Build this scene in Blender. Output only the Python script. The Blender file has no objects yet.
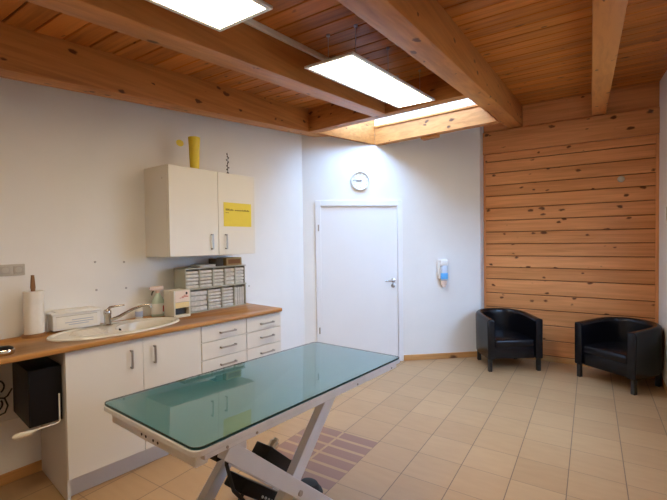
import bpy, bmesh, math, random
from mathutils import Vector, Matrix
random.seed(7)
PI = math.pi
SC = bpy.context.scene
COL = SC.collection

# ------------------------------------------------------------------ materials
def nmat(name):
    m = bpy.data.materials.new(name); m.use_nodes = True
    nt = m.node_tree; b = nt.nodes['Principled BSDF']
    return m, nt, b

def N(nt, typ, **kw):
    n = nt.nodes.new(typ)
    for k, v in kw.items():
        if k in n.inputs.keys(): n.inputs[k].default_value = v
        else: setattr(n, k, v)
    return n

def plain(name, col, rough=.5, metal=0., spec=.5, noise=.04, scale=12., bump=0., coat=0.):
    """A uniform finish with a little procedural unevenness."""
    m, nt, b = nmat(name)
    b.inputs['Roughness'].default_value = rough
    b.inputs['Metallic'].default_value = metal
    b.inputs['Specular IOR Level'].default_value = spec
    b.inputs['Coat Weight'].default_value = coat
    tc = N(nt, 'ShaderNodeTexCoord')
    nz = N(nt, 'ShaderNodeTexNoise'); nz.inputs['Scale'].default_value = scale; nz.inputs['Detail'].default_value = 4
    nt.links.new(tc.outputs['Object'], nz.inputs['Vector'])
    cr = N(nt, 'ShaderNodeValToRGB')
    e = cr.color_ramp.elements
    e[0].position = .3; e[1].position = .7
    e[0].color = (*[max(0, c * (1 - noise)) for c in col], 1); e[1].color = (*[min(1, c * (1 + noise)) for c in col], 1)
    nt.links.new(nz.outputs['Fac'], cr.inputs['Fac'])
    nt.links.new(cr.outputs['Color'], b.inputs['Base Color'])
    if bump:
        bp = N(nt, 'ShaderNodeBump'); bp.inputs['Strength'].default_value = bump; bp.inputs['Distance'].default_value = .004
        n2 = N(nt, 'ShaderNodeTexNoise'); n2.inputs['Scale'].default_value = scale * 8; n2.inputs['Detail'].default_value = 3
        nt.links.new(tc.outputs['Object'], n2.inputs['Vector'])
        nt.links.new(n2.outputs['Fac'], bp.inputs['Height']); nt.links.new(bp.outputs['Normal'], b.inputs['Normal'])
    return m

def wood(name, light, dark, axis, knot=.5, rough=.45, island=True, grain=1.0, knotcol=(.085, .026, .006), coat=0., kscale=1.0):
    """Pine: fine grain stretched along one object axis, sparse dark knots, tone varying from board to board."""
    m, nt, b = nmat(name)
    b.inputs['Roughness'].default_value = rough
    b.inputs['Coat Weight'].default_value = coat; b.inputs['Specular IOR Level'].default_value = .3
    L = nt.links.new
    tc = N(nt, 'ShaderNodeTexCoord')
    geo = N(nt, 'ShaderNodeNewGeometry')
    off = N(nt, 'ShaderNodeVectorMath', operation='SCALE'); off.inputs[0].default_value = (13.1, 7.7, 5.3)
    if island: L(geo.outputs['Random Per Island'], off.inputs['Scale'])
    else:
        oi = N(nt, 'ShaderNodeObjectInfo'); L(oi.outputs['Random'], off.inputs['Scale'])
    add = N(nt, 'ShaderNodeVectorMath', operation='ADD'); L(tc.outputs['Object'], add.inputs[0]); L(off.outputs[0], add.inputs[1])
    s = [1, 1, 1]; s[axis] = .05
    mp = N(nt, 'ShaderNodeMapping'); mp.inputs['Scale'].default_value = s; L(add.outputs[0], mp.inputs['Vector'])
    g1 = N(nt, 'ShaderNodeTexNoise'); g1.inputs['Scale'].default_value = 34 * grain; g1.inputs['Detail'].default_value = 5; g1.inputs['Distortion'].default_value = .6
    L(mp.outputs[0], g1.inputs['Vector'])
    s2 = [1, 1, 1]; s2[axis] = .12
    mp2 = N(nt, 'ShaderNodeMapping'); mp2.inputs['Scale'].default_value = s2; L(add.outputs[0], mp2.inputs['Vector'])
    g2 = N(nt, 'ShaderNodeTexNoise'); g2.inputs['Scale'].default_value = 5; g2.inputs['Detail'].default_value = 3
    L(mp2.outputs[0], g2.inputs['Vector'])
    mixg = N(nt, 'ShaderNodeMath', operation='ADD'); L(g1.outputs['Fac'], mixg.inputs[0]); L(g2.outputs['Fac'], mixg.inputs[1])
    if island:
        r2 = N(nt, 'ShaderNodeMath', operation='MULTIPLY_ADD'); L(geo.outputs['Random Per Island'], r2.inputs[0]); r2.inputs[1].default_value = .24; L(mixg.outputs[0], r2.inputs[2])
        src = r2
    else: src = mixg
    mr = N(nt, 'ShaderNodeMapRange'); mr.inputs['From Min'].default_value = .85; mr.inputs['From Max'].default_value = 1.45
    L(src.outputs[0], mr.inputs['Value'])
    mx = N(nt, 'ShaderNodeMix', data_type='RGBA'); mx.inputs['A'].default_value = (*light, 1); mx.inputs['B'].default_value = (*dark, 1)
    L(mr.outputs['Result'], mx.inputs['Factor'])
    # knots
    s3 = [1, 1, 1]; s3[axis] = .55
    mp3 = N(nt, 'ShaderNodeMapping'); mp3.inputs['Scale'].default_value = s3; L(add.outputs[0], mp3.inputs['Vector'])
    nzk = N(nt, 'ShaderNodeTexNoise'); nzk.inputs['Scale'].default_value = 30; L(mp3.outputs[0], nzk.inputs['Vector'])
    wob = N(nt, 'ShaderNodeVectorMath', operation='SCALE'); wob.inputs['Scale'].default_value = .03; L(nzk.outputs['Color'], wob.inputs[0])
    ad3 = N(nt, 'ShaderNodeVectorMath', operation='ADD'); L(mp3.outputs[0], ad3.inputs[0]); L(wob.outputs[0], ad3.inputs[1])
    vo = N(nt, 'ShaderNodeTexVoronoi'); vo.inputs['Scale'].default_value = 5.5 * kscale; L(ad3.outputs[0], vo.inputs['Vector'])
    sep = N(nt, 'ShaderNodeSeparateColor'); L(vo.outputs['Color'], sep.inputs[0])
    has = N(nt, 'ShaderNodeMath', operation='LESS_THAN'); has.inputs[1].default_value = knot; L(sep.outputs[0], has.inputs[0])
    sz = N(nt, 'ShaderNodeMath', operation='MULTIPLY_ADD'); L(sep.outputs[1], sz.inputs[0]); sz.inputs[1].default_value = .08; sz.inputs[2].default_value = .075
    dv = N(nt, 'ShaderNodeMath', operation='DIVIDE'); L(vo.outputs['Distance'], dv.inputs[0]); L(sz.outputs[0], dv.inputs[1])
    kr = N(nt, 'ShaderNodeMapRange', interpolation_type='SMOOTHSTEP'); kr.inputs['From Min'].default_value = 1.0; kr.inputs['From Max'].default_value = 1.9
    kr.inputs['To Min'].default_value = .92; kr.inputs['To Max'].default_value = 0; L(dv.outputs[0], kr.inputs['Value'])
    kk = N(nt, 'ShaderNodeMath', operation='MULTIPLY'); L(kr.outputs['Result'], kk.inputs[0]); L(has.outputs[0], kk.inputs[1])
    mx2 = N(nt, 'ShaderNodeMix', data_type='RGBA'); mx2.inputs['B'].default_value = (*knotcol, 1)
    L(kk.outputs[0], mx2.inputs['Factor']); L(mx.outputs['Result'], mx2.inputs['A'])
    L(mx2.outputs['Result'], b.inputs['Base Color'])
    bp = N(nt, 'ShaderNodeBump'); bp.inputs['Strength'].default_value = .12; bp.inputs['Distance'].default_value = .003
    L(g1.outputs['Fac'], bp.inputs['Height']); L(bp.outputs['Normal'], b.inputs['Normal'])
    return m

def emit(name, col, strength):
    m, nt, b = nmat(name)
    b.inputs['Base Color'].default_value = (.8, .8, .8, 1)
    b.inputs['Emission Color'].default_value = (*col, 1); b.inputs['Emission Strength'].default_value = strength
    return m

def thin_glass(name, tint, gloss_col=(1, 1, 1), rough=.02, ior=1.5, boost=1.0):
    m = bpy.data.materials.new(name); m.use_nodes = True
    nt = m.node_tree; nt.nodes.clear()
    out = N(nt, 'ShaderNodeOutputMaterial')
    tr = N(nt, 'ShaderNodeBsdfTransparent'); tr.inputs['Color'].default_value = (*tint, 1)
    gl = N(nt, 'ShaderNodeBsdfGlossy'); gl.inputs['Color'].default_value = (*gloss_col, 1); gl.inputs['Roughness'].default_value = rough
    fr = N(nt, 'ShaderNodeFresnel'); fr.inputs['IOR'].default_value = ior
    ml = N(nt, 'ShaderNodeMath', operation='MULTIPLY'); ml.inputs[1].default_value = boost; ml.use_clamp = True
    mx = N(nt, 'ShaderNodeMixShader')
    ge = N(nt, 'ShaderNodeNewGeometry'); fs = N(nt, 'ShaderNodeMath', operation='SUBTRACT'); fs.inputs[0].default_value = 1.0
    nt.links.new(ge.outputs['Backfacing'], fs.inputs[1])
    m2 = N(nt, 'ShaderNodeMath', operation='MULTIPLY'); nt.links.new(fs.outputs[0], m2.inputs[1])
    nt.links.new(fr.outputs[0], ml.inputs[0]); nt.links.new(ml.outputs[0], m2.inputs[0]); nt.links.new(m2.outputs[0], mx.inputs[0])
    nt.links.new(tr.outputs[0], mx.inputs[1]); nt.links.new(gl.outputs[0], mx.inputs[2])
    nt.links.new(mx.outputs[0], out.inputs['Surface'])
    return m

def tile_mat():
    """Beige ceramic tiles, 30 cm, on a grid; a two-column inlay of mauve striped tiles lies beside the table."""
    m, nt, b = nmat('floor_tiles'); L = nt.links.new
    tc = N(nt, 'ShaderNodeTexCoord')
    sep = N(nt, 'ShaderNodeSeparateXYZ'); L(tc.outputs['Object'], sep.inputs[0])
    T = .30; X0 = -3.3952 * T; Y0 = 8.8037 * T
    def M(op, a, bb=None, c=None):
        n = N(nt, 'ShaderNodeMath', operation=op)
        for i, v in enumerate((a, bb, c)):
            if v is None: continue
            if isinstance(v, (int, float)): n.inputs[i].default_value = v
            else: L(v, n.inputs[i])
        return n.outputs[0]
    def grid(coord, o):
        q = M('DIVIDE', M('SUBTRACT', coord, o), T)
        fl = M('FLOOR', q); fr = M('SUBTRACT', q, fl)
        d = M('MULTIPLY', M('MINIMUM', fr, M('SUBTRACT', 1.0, fr)), T)   # metres to the nearest joint
        return fl, d
    fx, dx = grid(sep.outputs[0], X0); fy, dy = grid(sep.outputs[1], Y0)
    jx = M('LESS_THAN', dx, .0028); jy = M('LESS_THAN', dy, .0024)
    joint = M('MAXIMUM', jx, M('MULTIPLY', jy, .75))
    cmb = N(nt, 'ShaderNodeCombineXYZ'); L(fx, cmb.inputs[0]); L(fy, cmb.inputs[1])
    wn = N(nt, 'ShaderNodeTexWhiteNoise', noise_dimensions='2D'); L(cmb.outputs[0], wn.inputs['Vector'])
    nz = N(nt, 'ShaderNodeTexNoise'); nz.inputs['Scale'].default_value = 9; nz.inputs['Detail'].default_value = 6
    mp = N(nt, 'ShaderNodeMapping'); mp.inputs['Scale'].default_value = (.6, 2.6, 1); L(tc.outputs['Object'], mp.inputs[0]); L(mp.outputs[0], nz.inputs['Vector'])
    v = M('ADD', M('MULTIPLY', wn.outputs['Value'], .45), M('MULTIPLY', nz.outputs['Fac'], .75))
    cr = N(nt, 'ShaderNodeValToRGB'); L(v, cr.inputs['Fac'])
    e = cr.color_ramp.elements
    e[0].position = .2; e[0].color = (.39, .236, .116, 1); e[1].position = 1; e[1].color = (.48, .305, .158, 1)
    # mauve inlay
    def inside(c, a, bb): return M('MULTIPLY', M('GREATER_THAN', c, a), M('LESS_THAN', c, bb))
    x, y = sep.outputs[0], sep.outputs[1]
    YA, YB = 1.955, 2.617; P = (YB - YA + .026) / 6
    box = M('MULTIPLY', inside(x, X0 - .9, X0 - .3), inside(y, YA, YB))
    q = M('DIVIDE', M('SUBTRACT', y, YA), P); fq = M('SUBTRACT', q, M('FLOOR', q))
    stripe = M('LESS_THAN', fq, .77)
    notmid = M('GREATER_THAN', M('ABSOLUTE', M('SUBTRACT', x, X0 - .6)), .009)
    mauve = M('MULTIPLY', box, M('MULTIPLY', stripe, notmid))
    mx = N(nt, 'ShaderNodeMix', data_type='RGBA'); L(mauve, mx.inputs['Factor']); L(cr.outputs['Color'], mx.inputs['A']); mx.inputs['B'].default_value = (.27, .14, .098, 1)
    jn = M('MULTIPLY', joint, M('SUBTRACT', 1.0, box))
    mx2 = N(nt, 'ShaderNodeMix', data_type='RGBA'); L(jn, mx2.inputs['Factor']); L(mx.outputs['Result'], mx2.inputs['A']); mx2.inputs['B'].default_value = (.17, .105, .06, 1)
    L(mx2.outputs['Result'], b.inputs['Base Color'])
    b.inputs['Roughness'].default_value = .42
    bp = N(nt, 'ShaderNodeBump'); bp.inputs['Strength'].default_value = .35; bp.inputs['Distance'].default_value = .002; bp.invert = True
    L(joint, bp.inputs['Height']); L(bp.outputs['Normal'], b.inputs['Normal'])
    return m

PL, PD = (.74, .325, .125), (.48, .188, .058)
M_ = dict(
    tiles=tile_mat(),
    paint=plain('white_paint', (.80, .79, .77), .75, noise=.015, scale=4, bump=.05),
    planksX=wood('pine_boards', PL, PD, 0, knot=.50, kscale=2.2),
    ceilX=wood('pine_ceiling_boards', (.60, .205, .036), (.27, .080, .011), 0, knot=.38, rough=.42, kscale=2.2),
    beamY=wood('pine_beam', (.57, .235, .064), (.32, .108, .024), 1, knot=.50, island=False, kscale=2.3),
    beamX=wood('pine_crossbeam', (.57, .235, .064), (.32, .108, .024), 0, knot=.50, island=False, kscale=2.3),
    skirt=wood('pine_skirting', (.62, .34, .13), (.42, .19, .06), 0, knot=.4, island=False),
    trimZ=wood('pine_upright', PL, PD, 2, knot=.2, island=False),
    worktop=wood('oak_worktop', (.50, .245, .07), (.27, .115, .03), 0, knot=0, rough=.36, island=True, coat=.12, grain=.8),
    pole=wood('brown_turned_wood', (.30, .15, .06), (.17, .08, .03), 2, knot=0, island=False),
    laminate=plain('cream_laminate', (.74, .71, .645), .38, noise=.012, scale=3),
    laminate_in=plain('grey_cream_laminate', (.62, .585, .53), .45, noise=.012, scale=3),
    door=plain('white_door_lacquer', (.80, .81, .83), .33, noise=.01, scale=3),
    steel=plain('brushed_steel', (.42, .39, .35), .33, metal=1, noise=.05),
    chrome=plain('chrome', (.62, .60, .56), .14, metal=1, noise=.03),
    alu=plain('satin_aluminium', (.80, .80, .80), .40, metal=.25, noise=.03, scale=20),
    greypaint=plain('pale_grey_paint', (.74, .74, .75), .42, noise=.02),
    teal=plain('teal_mat', (.038, .155, .20), .5, noise=.06, scale=5),
    glassedge=plain('dark_glass_edge', (.01, .045, .045), .12, noise=.02),
    leather=plain('black_leather', (.004, .004, .006), .26, noise=.15, scale=30, bump=.08, spec=.32),
    blackwood=plain('black_lacquered_wood', (.012, .011, .011), .35, noise=.1),
    black=plain('black_plastic', (.005, .0045, .006), .42, spec=.25, noise=.1),
    darkgrey=plain('dark_grey_plastic', (.035, .033, .032), .5, noise=.1),
    iron=plain('wrought_iron', (.012, .011, .010), .5, noise=.2),
    ceramic=plain('cream_sink', (.71, .675, .60), .22, noise=.01),
    whitepl=plain('white_plastic', (.78, .77, .74), .35, noise=.01),
    offwhite=plain('off_white_plastic', (.72, .66, .55), .4, noise=.015),
    beigepl=plain('beige_plastic', (.66, .62, .52), .42, noise=.015),
    pinkpl=plain('pale_pink_panel', (.76, .63, .52), .4, noise=.015),
    yellowpanel=plain('pale_yellow_panel', (.78, .62, .30), .4, noise=.015),
    greysocket=plain('grey_socket_plastic', (.50, .465, .40), .4, noise=.02),
    socketin=plain('socket_insert', (.44, .405, .345), .4, noise=.02),
    yellow=plain('yellow_plastic', (.74, .58, .03), .38, noise=.04),
    yellowpaper=plain('yellow_paper', (.74, .60, .07), .7, noise=.02),
    ink=plain('dark_ink', (.22, .17, .03), .8, noise=.05),
    blueink=plain('blue_grey_print', (.42, .45, .55), .7, noise=.05),
    redink=plain('red_print', (.50, .12, .09), .7, noise=.05),
    paper=plain('white_paper', (.78, .76, .70), .85, noise=.03, scale=30, bump=.1),
    packet=plain('white_packet', (.56, .545, .51), .6, noise=.15, scale=35, bump=.15),
    rack=plain('grey_green_rack', (.42, .42, .34), .45, noise=.03),
    card=plain('brown_cardboard', (.50, .34, .14), .8, noise=.08, scale=20),
    cardlabel=plain('orange_brown_label', (.30, .13, .04), .7, noise=.06),
    darkcard=plain('dark_brown_card', (.10, .065, .03), .7, noise=.1),
    spraybody=plain('pale_green_plastic', (.50, .62, .53), .2, noise=.02),
    spraylabel=plain('spray_label', (.74, .75, .72), .5, noise=.03),
    sprayhead=plain('pale_pink_plastic', (.72, .55, .47), .4, noise=.02),
    red=plain('red_plastic', (.55, .06, .05), .4, noise=.03),
    bluecap=plain('pale_blue_label', (.42, .50, .72), .4, noise=.03),
    bluelabel=plain('bright_blue_label', (.10, .42, .86), .4, noise=.02),
    clearpl=plain('clear_grey_plastic', (.55, .60, .70), .15, noise=.03),
    salmon=plain('salmon_plastic', (.74, .56, .46), .4, noise=.02),
    pane=thin_glass('skylight_glass', (.95, .97, .98)),
    sheet=thin_glass('table_glass', (.86, .95, .94), rough=.012, ior=1.5, boost=1.3),
    lens=thin_glass('clock_glass', (.98, .98, .98)),
    panel=emit('panel_diffuser', (1.0, .83, .57), 13.5),
    groove=plain('dark_brown_lining', (.10, .042, .013), .8, noise=.1),
    rubber=plain('black_rubber', (.012, .012, .012), .7, noise=.1),
    plant=plain('dark_dried_twig', (.05, .04, .03), .8, noise=.2),
)

# ------------------------------------------------------------------ frames
class Frame:
    def __init__(s, ox, oy, ang): s.o = Vector((ox, oy, 0)); s.a = ang; s.m = Matrix.Translation(s.o) @ Matrix.Rotation(ang, 4, 'Z')
    def p(s, x, y, z): return s.m @ Vector((x, y, z))
W0 = Frame(0, 0, 0)
AX, AY = -2.8807, 3.8008
FL = Frame(AX, AY, math.atan2(-.99764, -.06861))                     # left wall: x towards the camera, y into the room
def LW(s, o): v = FL.p(s, o, 0); return v.x, v.y
k0 = LW(1.065, .685); k1 = LW(2.99, .56)
FK = Frame(k0[0], k0[1], math.atan2(k1[1] - k0[1], k1[0] - k0[0]))   # worktop front edge: y into the room
FD = Frame(-1.9568, 4.5882, math.atan2(.64865, .76109))              # slanted door wall: x along it, -y into the room
TAB = Frame(-1.296, 1.488, -.0740)
CH1 = Frame(-.872, 5.068, math.radians(34.1))
CH2 = Frame(.276, 5.056, math.radians(-36.3))

# ------------------------------------------------------------------ mesh builder
class MB:
    def __init__(s): s.bm = bmesh.new()
    def _merge(s, b, mtx=None):
        if mtx is not None: bmesh.ops.transform(b, matrix=mtx, verts=b.verts)
        me = bpy.data.meshes.new('tmp'); b.to_mesh(me); b.free(); s.bm.from_mesh(me); bpy.data.meshes.remove(me)
    def box(s, x0, x1, y0, y1, z0, z1, bev=0., seg=2, mtx=None):
        b = bmesh.new(); bmesh.ops.create_cube(b, size=1)
        for v in b.verts: v.co = Vector((x0 + (v.co.x + .5) * (x1 - x0), y0 + (v.co.y + .5) * (y1 - y0), z0 + (v.co.z + .5) * (z1 - z0)))
        if bev: bmesh.ops.bevel(b, geom=list(b.edges), offset=bev, segments=seg, affect='EDGES', profile=.5)
        s._merge(b, mtx); return s
    def prism(s, pts, z0, z1, bev=0., mtx=None, seg=2, ztop=None):
        """pts in xy, extruded in z (z0/z1 may be functions of x, y)."""
        b = bmesh.new(); f0 = z0 if callable(z0) else (lambda x, y: z0); f1 = z1 if callable(z1) else (lambda x, y: z1)
        lo = [b.verts.new((x, y, f0(x, y))) for x, y in pts]; hi = [b.verts.new((x, y, f1(x, y))) for x, y in pts]
        n = len(pts)
        b.faces.new(lo[::-1]); b.faces.new(hi)
        for i in range(n): b.faces.new((lo[i], lo[(i + 1) % n], hi[(i + 1) % n], hi[i]))
        bmesh.ops.recalc_face_normals(b, faces=b.faces)
        if bev:
            es = [e for e in b.edges]
            bmesh.ops.bevel(b, geom=es, offset=bev, segments=seg, affect='EDGES', profile=.5)
        s._merge(b, mtx); return s
    def cyl(s, p0, p1, r0, r1=None, n=24, cap=True, bev=0.):
        r1 = r0 if r1 is None else r1
        p0, p1 = Vector(p0), Vector(p1); d = p1 - p0
        b = bmesh.new(); bmesh.ops.create_cone(b, cap_ends=cap, segments=n, radius1=r0, radius2=r1, depth=d.length)
        if bev: bmesh.ops.bevel(b, geom=[e for e in b.edges if len(e.link_faces) == 2 and any(len(f.verts) > 4 for f in e.link_faces)], offset=bev, segments=2, affect='EDGES', profile=.5)
        q = Vector((0, 0, 1)).rotation_difference(d.normalized()).to_matrix().to_4x4()
        s._merge(b, Matrix.Translation((p0 + p1) / 2) @ q); return s
    def tube(s, pts, r, n=10, closed=False):
        """a round bar through the points; r may be a list."""
        P = [Vector(p) for p in pts]; m = len(P); R = r if isinstance(r, (list, tuple)) else [r] * m
        b = bmesh.new(); rings = []
        up = None
        for i, p in enumerate(P):
            t = (P[min(i + 1, m - 1)] - P[max(i - 1, 0)]).normalized()
            if up is None: up = t.orthogonal().normalized()
            else: up = (up - t * up.dot(t)).normalized()
            w = t.cross(up)
            rings.append([b.verts.new(p + R[i] * (math.cos(2 * PI * k / n) * up + math.sin(2 * PI * k / n) * w)) for k in range(n)])
        for a, c in zip(rings, rings[1:]):
            for k in range(n): b.faces.new((a[k], a[(k + 1) % n], c[(k + 1) % n], c[k]))
        b.faces.new(rings[0][::-1]); b.faces.new(rings[-1])
        bmesh.ops.recalc_face_normals(b, faces=b.faces)
        s._merge(b); return s
    def lathe(s, prof, c=(0, 0, 0), n=32, mtx=None, sx=1., sy=1.):
        b = bmesh.new(); rings = []
        for r, z in prof:
            if r < 1e-6: rings.append([b.verts.new((c[0], c[1], c[2] + z))])
            else: rings.append([b.verts.new((c[0] + sx * r * math.cos(2 * PI * k / n), c[1] + sy * r * math.sin(2 * PI * k / n), c[2] + z)) for k in range(n)])
        for a, d in zip(rings, rings[1:]):
            for k in range(n):
                k2 = (k + 1) % n
                if len(a) == 1 and len(d) == 1: continue
                if len(a) == 1: b.faces.new((a[0], d[k], d[k2]))
                elif len(d) == 1: b.faces.new((a[k], a[k2], d[0]))
                else: b.faces.new((a[k], a[k2], d[k2], d[k]))
        if len(rings[0]) > 1: b.faces.new(rings[0][::-1])
        if len(rings[-1]) > 1: b.faces.new(rings[-1])
        bmesh.ops.recalc_face_normals(b, faces=b.faces)
        s._merge(b, mtx); return s
    def ball(s, c, rx, ry=None, rz=None, n=20):
        ry = rx if ry is None else ry; rz = rx if rz is None else rz
        b = bmesh.new(); bmesh.ops.create_uvsphere(b, u_segments=n, v_segments=n // 2, radius=1)
        s._merge(b, Matrix.Translation(c) @ Matrix.Diagonal((rx, ry, rz, 1))); return s
    def grid(s, rings, closed_ring=True, cap=True):
        b = bmesh.new(); V = [[b.verts.new(p) for p in r] for r in rings]; n = len(V[0])
        for a, c in zip(V, V[1:]):
            for k in range(n if closed_ring else n - 1): b.faces.new((a[k], a[(k + 1) % n], c[(k + 1) % n], c[k]))
        if cap: b.faces.new(V[0][::-1]); b.faces.new(V[-1])
        bmesh.ops.recalc_face_normals(b, faces=b.faces)
        s._merge(b); return s
    def build(s, name, mat, parent=None, frame=None, org=(0, 0, 0), smooth=38, parent_off=None):
        me = bpy.data.meshes.new(name)
        o = bpy.data.objects.new(name, me); COL.objects.link(o)
        if parent is not None:
            root = parent if parent in ORG else parent.parent
            ox, oy, oz = ORG.get(root, (0, 0, 0)); o.parent = parent
            if parent not in ORG: ORG_PART[o] = root
        else:
            frame = frame or W0; ox, oy, oz = org
            o.location = frame.p(ox, oy, oz); o.rotation_euler = (0, 0, frame.a); ORG[o] = org
        for v in s.bm.verts: v.co -= Vector((ox, oy, oz))
        s.bm.to_mesh(me); s.bm.free()
        me.materials.append(M_[mat])
        me.shade_smooth(); me.set_sharp_from_angle(angle=math.radians(smooth))
        return o
ORG = {}; ORG_PART = {}

def tag(o, label=None, cat=None, group=None, kind=None):
    if label: o['label'] = label
    if cat: o['category'] = cat
    if group: o['group'] = group
    if kind: o['kind'] = kind
    return o
def thing(name, label, cat, frame, org, group=None):
    o = bpy.data.objects.new(name, None); COL.objects.link(o); o.empty_display_size = .05
    o.location = frame.p(*org); o.rotation_euler = (0, 0, frame.a); ORG[o] = org
    return tag(o, label, cat, group)
def struct(o, label, cat): return tag(o, label, cat, kind='structure')

# ------------------------------------------------------------------ room shell
XR, YB, YF = .608, 5.45, -1.6
ZC = lambda y: 3.13 - .1 * (YB - y)      # underside of the ceiling boards
ZB = lambda y: 2.885 - .1 * (YB - y)     # underside of the beams
XL0, XL1 = -4.1, XR + .12
struct(MB().box(XL0, XL1, YF - .12, 5.95, -.12, 0).build('floor', 'tiles'), 'beige ceramic tile floor with dark joints and mauve striped inlay', 'floor')

# left wall: from the corner with the slanted wall towards the camera
m = MB(); m.prism([(-.02, 0), (5.6, 0), (5.6, -.14), (-2.3, -.14), (-2.3, -.02), (-.02, -.02)], 0, 3.2)
struct(m.build('wall_left', 'paint', frame=FL), 'long white painted wall behind the worktop', 'wall')
# slanted wall with the doorway, its top edge low under the skylight
DW0, DW1, DWT = -1.036, -.026, 1.945
top = [(-1.215, 2.97), (1.025, 3.11)]
pts = [(-1.215, 0), (DW0, 0), (DW0, DWT), (DW1, DWT), (DW1, 0), (1.025, 0)] + top[::-1]
m = MB(); rot = Matrix.Rotation(PI / 2, 4, 'X')      # xy outline -> xz plane, extruded to -y
m.prism(pts, -.12, 0, mtx=rot)
mret = (FD.m.inverted() @ Vector((-1.15, YB, 0)))
struct(m.build('wall_diagonal', 'paint', frame=FD), 'slanted white wall with the door and the round clock', 'wall')
e0 = FD.p(1.025, 0, 0); e1 = FD.p(1.025, .12, 0)
struct(MB().prism([(e0.x, e0.y), (e0.x, YB + .12), (e0.x - .12, YB + .12), (e1.x - .03, e1.y)], 0, 3.11).build('wall_return', 'paint'), 'narrow white wall end beside the boarded wall', 'wall')
WY0, WY1, WZ0, WZ1 = 3.00, 4.25, 1.05, 2.05
m = MB(); m.box(XR, XR + .12, YF - .12, WY0, 0, 3.25); m.box(XR, XR + .12, WY1, 5.7, 0, 3.25); m.box(XR, XR + .12, WY0, WY1, 0, WZ0); m.box(XR, XR + .12, WY0, WY1, WZ1, 3.25)
struct(m.build('wall_right', 'paint'), 'white painted wall along the right edge', 'wall')
struct(MB().box(XL0, XL1, YF - .12, YF, 0, 3.2).build('wall_front', 'paint'), 'white wall behind the camera', 'wall')
struct(MB().box(XL0, e0.x - .1, 5.7, 5.82, 0, 3.25).build('wall_outer', 'paint'), 'outer wall of the space behind the door', 'wall')
# boarded wall: horizontal pine boards with dark joints between them
m = MB(); x0, x1 = e0.x + .002, XR
zs = [0, .066, .250, .432, .614, .796, .978, 1.128, 1.274, 1.428, 1.580, 1.728, 1.884, 2.040, 2.178, 2.335, 2.482, 2.585]
for a, b in zip(zs, zs[1:]): m.box(x0 + .02, x1 - .001, YB, YB + .03, a + .004, b - .004, .006, 1)
struct(m.build('wall_back', 'planksX', smooth=30), 'wall of horizontal knotty pine boards behind the armchairs', 'wall')
struct(MB().box(x0 - .1, x1 + .1, YB + .012, YB + .14, 0, 3.25).build('wall_back_lining', 'groove'), 'dark lining behind the pine boards', 'wall')
m = MB(); m.box(x0 - .01, x1 - .001, YB - .035, YB + .03, 2.583, 2.86, .004, 1)
struct(m.build('header_beam', 'planksX'), 'broad pine header board under the ceiling of the boarded wall', 'beam')
m = MB(); m.box(x0 + .005, x1 - .001, YB - .005, YB + .03, 2.866, 3.16, .003, 1)
struct(m.build('trim_1', 'planksX'), 'dark upper pine board where boarded wall meets ceiling', 'trim')
struct(MB().box(x0, x0 + .022, YB - .012, YB + .03, .066, 2.58, .003, 1).build('trim_2', 'trimZ'), 'upright pine strip at left end of the boarded wall', 'trim')
struct(MB().box(x1 - .03, x1 - .001, YB - .014, YB + .0, .066, 2.58, .003, 1).build('trim_3', 'trimZ'), 'upright pine strip at right end of the boarded wall', 'trim')
# ceiling boards along x, with the skylight opening left out
SKX0, SKX1 = -2.62, -.73
y = -1.9; m = MB(); W = .145
def slope_box(mb, xa, xb, ya, yb, z0, z1, bev=0., zf=ZC):
    mb.prism([(xa, ya), (xb, ya), (xb, yb), (xa, yb)], lambda x, yy: zf(yy) + z0, lambda x, yy: zf(yy) + z1, bev, seg=1)
SY0, SY1 = 3.50, 4.40
while y < 5.9:
    ya, yb = y + .004, y + W - .004
    if ya > SY0 - .02 and yb < SY1 + .03:
        slope_box(m, XL0, SKX0 + .02, ya, yb, 0, .02, .004); slope_box(m, SKX1 - .16, XL1, ya, yb, 0, .02, .004)
    else: slope_box(m, XL0, XL1, ya, yb, 0, .02, .004)
    y += W
struct(m.build('ceiling', 'ceilX', smooth=30), 'sloping ceiling of knotty pine boards', 'ceiling')
m = MB()
for xa, xb, ya, yb in ((XL0, XL1, -2, SY0 - .02), (XL0, XL1, SY1 + .05, 6), (XL0, SKX0 + .02, SY0 - .02, SY1 + .05), (SKX1 - .145, XL1, SY0 - .02, SY1 + .05)):
    slope_box(m, xa, xb, ya, yb, .012, .12)
struct(m.build('ceiling_lining', 'groove'), 'dark roof lining above the ceiling boards', 'ceiling')

# beams
def beam(xa, xb, ya, yb, label, mat='beamY', dz=0):
    mb = MB(); mb.prism([(xa, ya), (xb, ya), (xb, yb), (xa, yb)], lambda x, yy: ZB(yy) + dz, lambda x, yy: ZC(yy) + .01, .006, seg=2)
    return struct(mb.build('ceiling_beam', mat), label, 'beam')
beam(-2.775, -2.62, YF, 5.15, 'pine ceiling beam running along the left wall')
beam(-1.785, -1.635, YF, 3.50, 'pine ceiling beam left of the two light panels, ending at the skylight')
beam(-.875, -.712, YF, YB - .002, 'pine ceiling beam right of the light panels and skylight', dz=-.008)
beam(.005, .14, YF, YB - .002, 'pine ceiling beam nearest the right wall', dz=-.012)
def cross(pts, label):
    mb = MB(); mb.prism(pts, lambda x, yy: ZB(yy), lambda x, yy: ZC(yy) + .01, .005)
    return struct(mb.build('skylight_beam', 'beamX'), label, 'beam')
cross([(-2.622, 3.585), (-.874, 3.370), (-.874, 3.51), (-2.622, 3.73)], 'pine cross beam on the near side of the skylight')
T2A, T2B = Vector((-2.2, 4.368)), Vector((-.876, 4.085))
t2d = (T2B - T2A).normalized(); t2n = Vector((-t2d.y, t2d.x))
if t2n.y < 0: t2n = -t2n
def t2p(a, o): v = T2A.lerp(T2B, a) + t2n * o; return (v.x, v.y)
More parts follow.
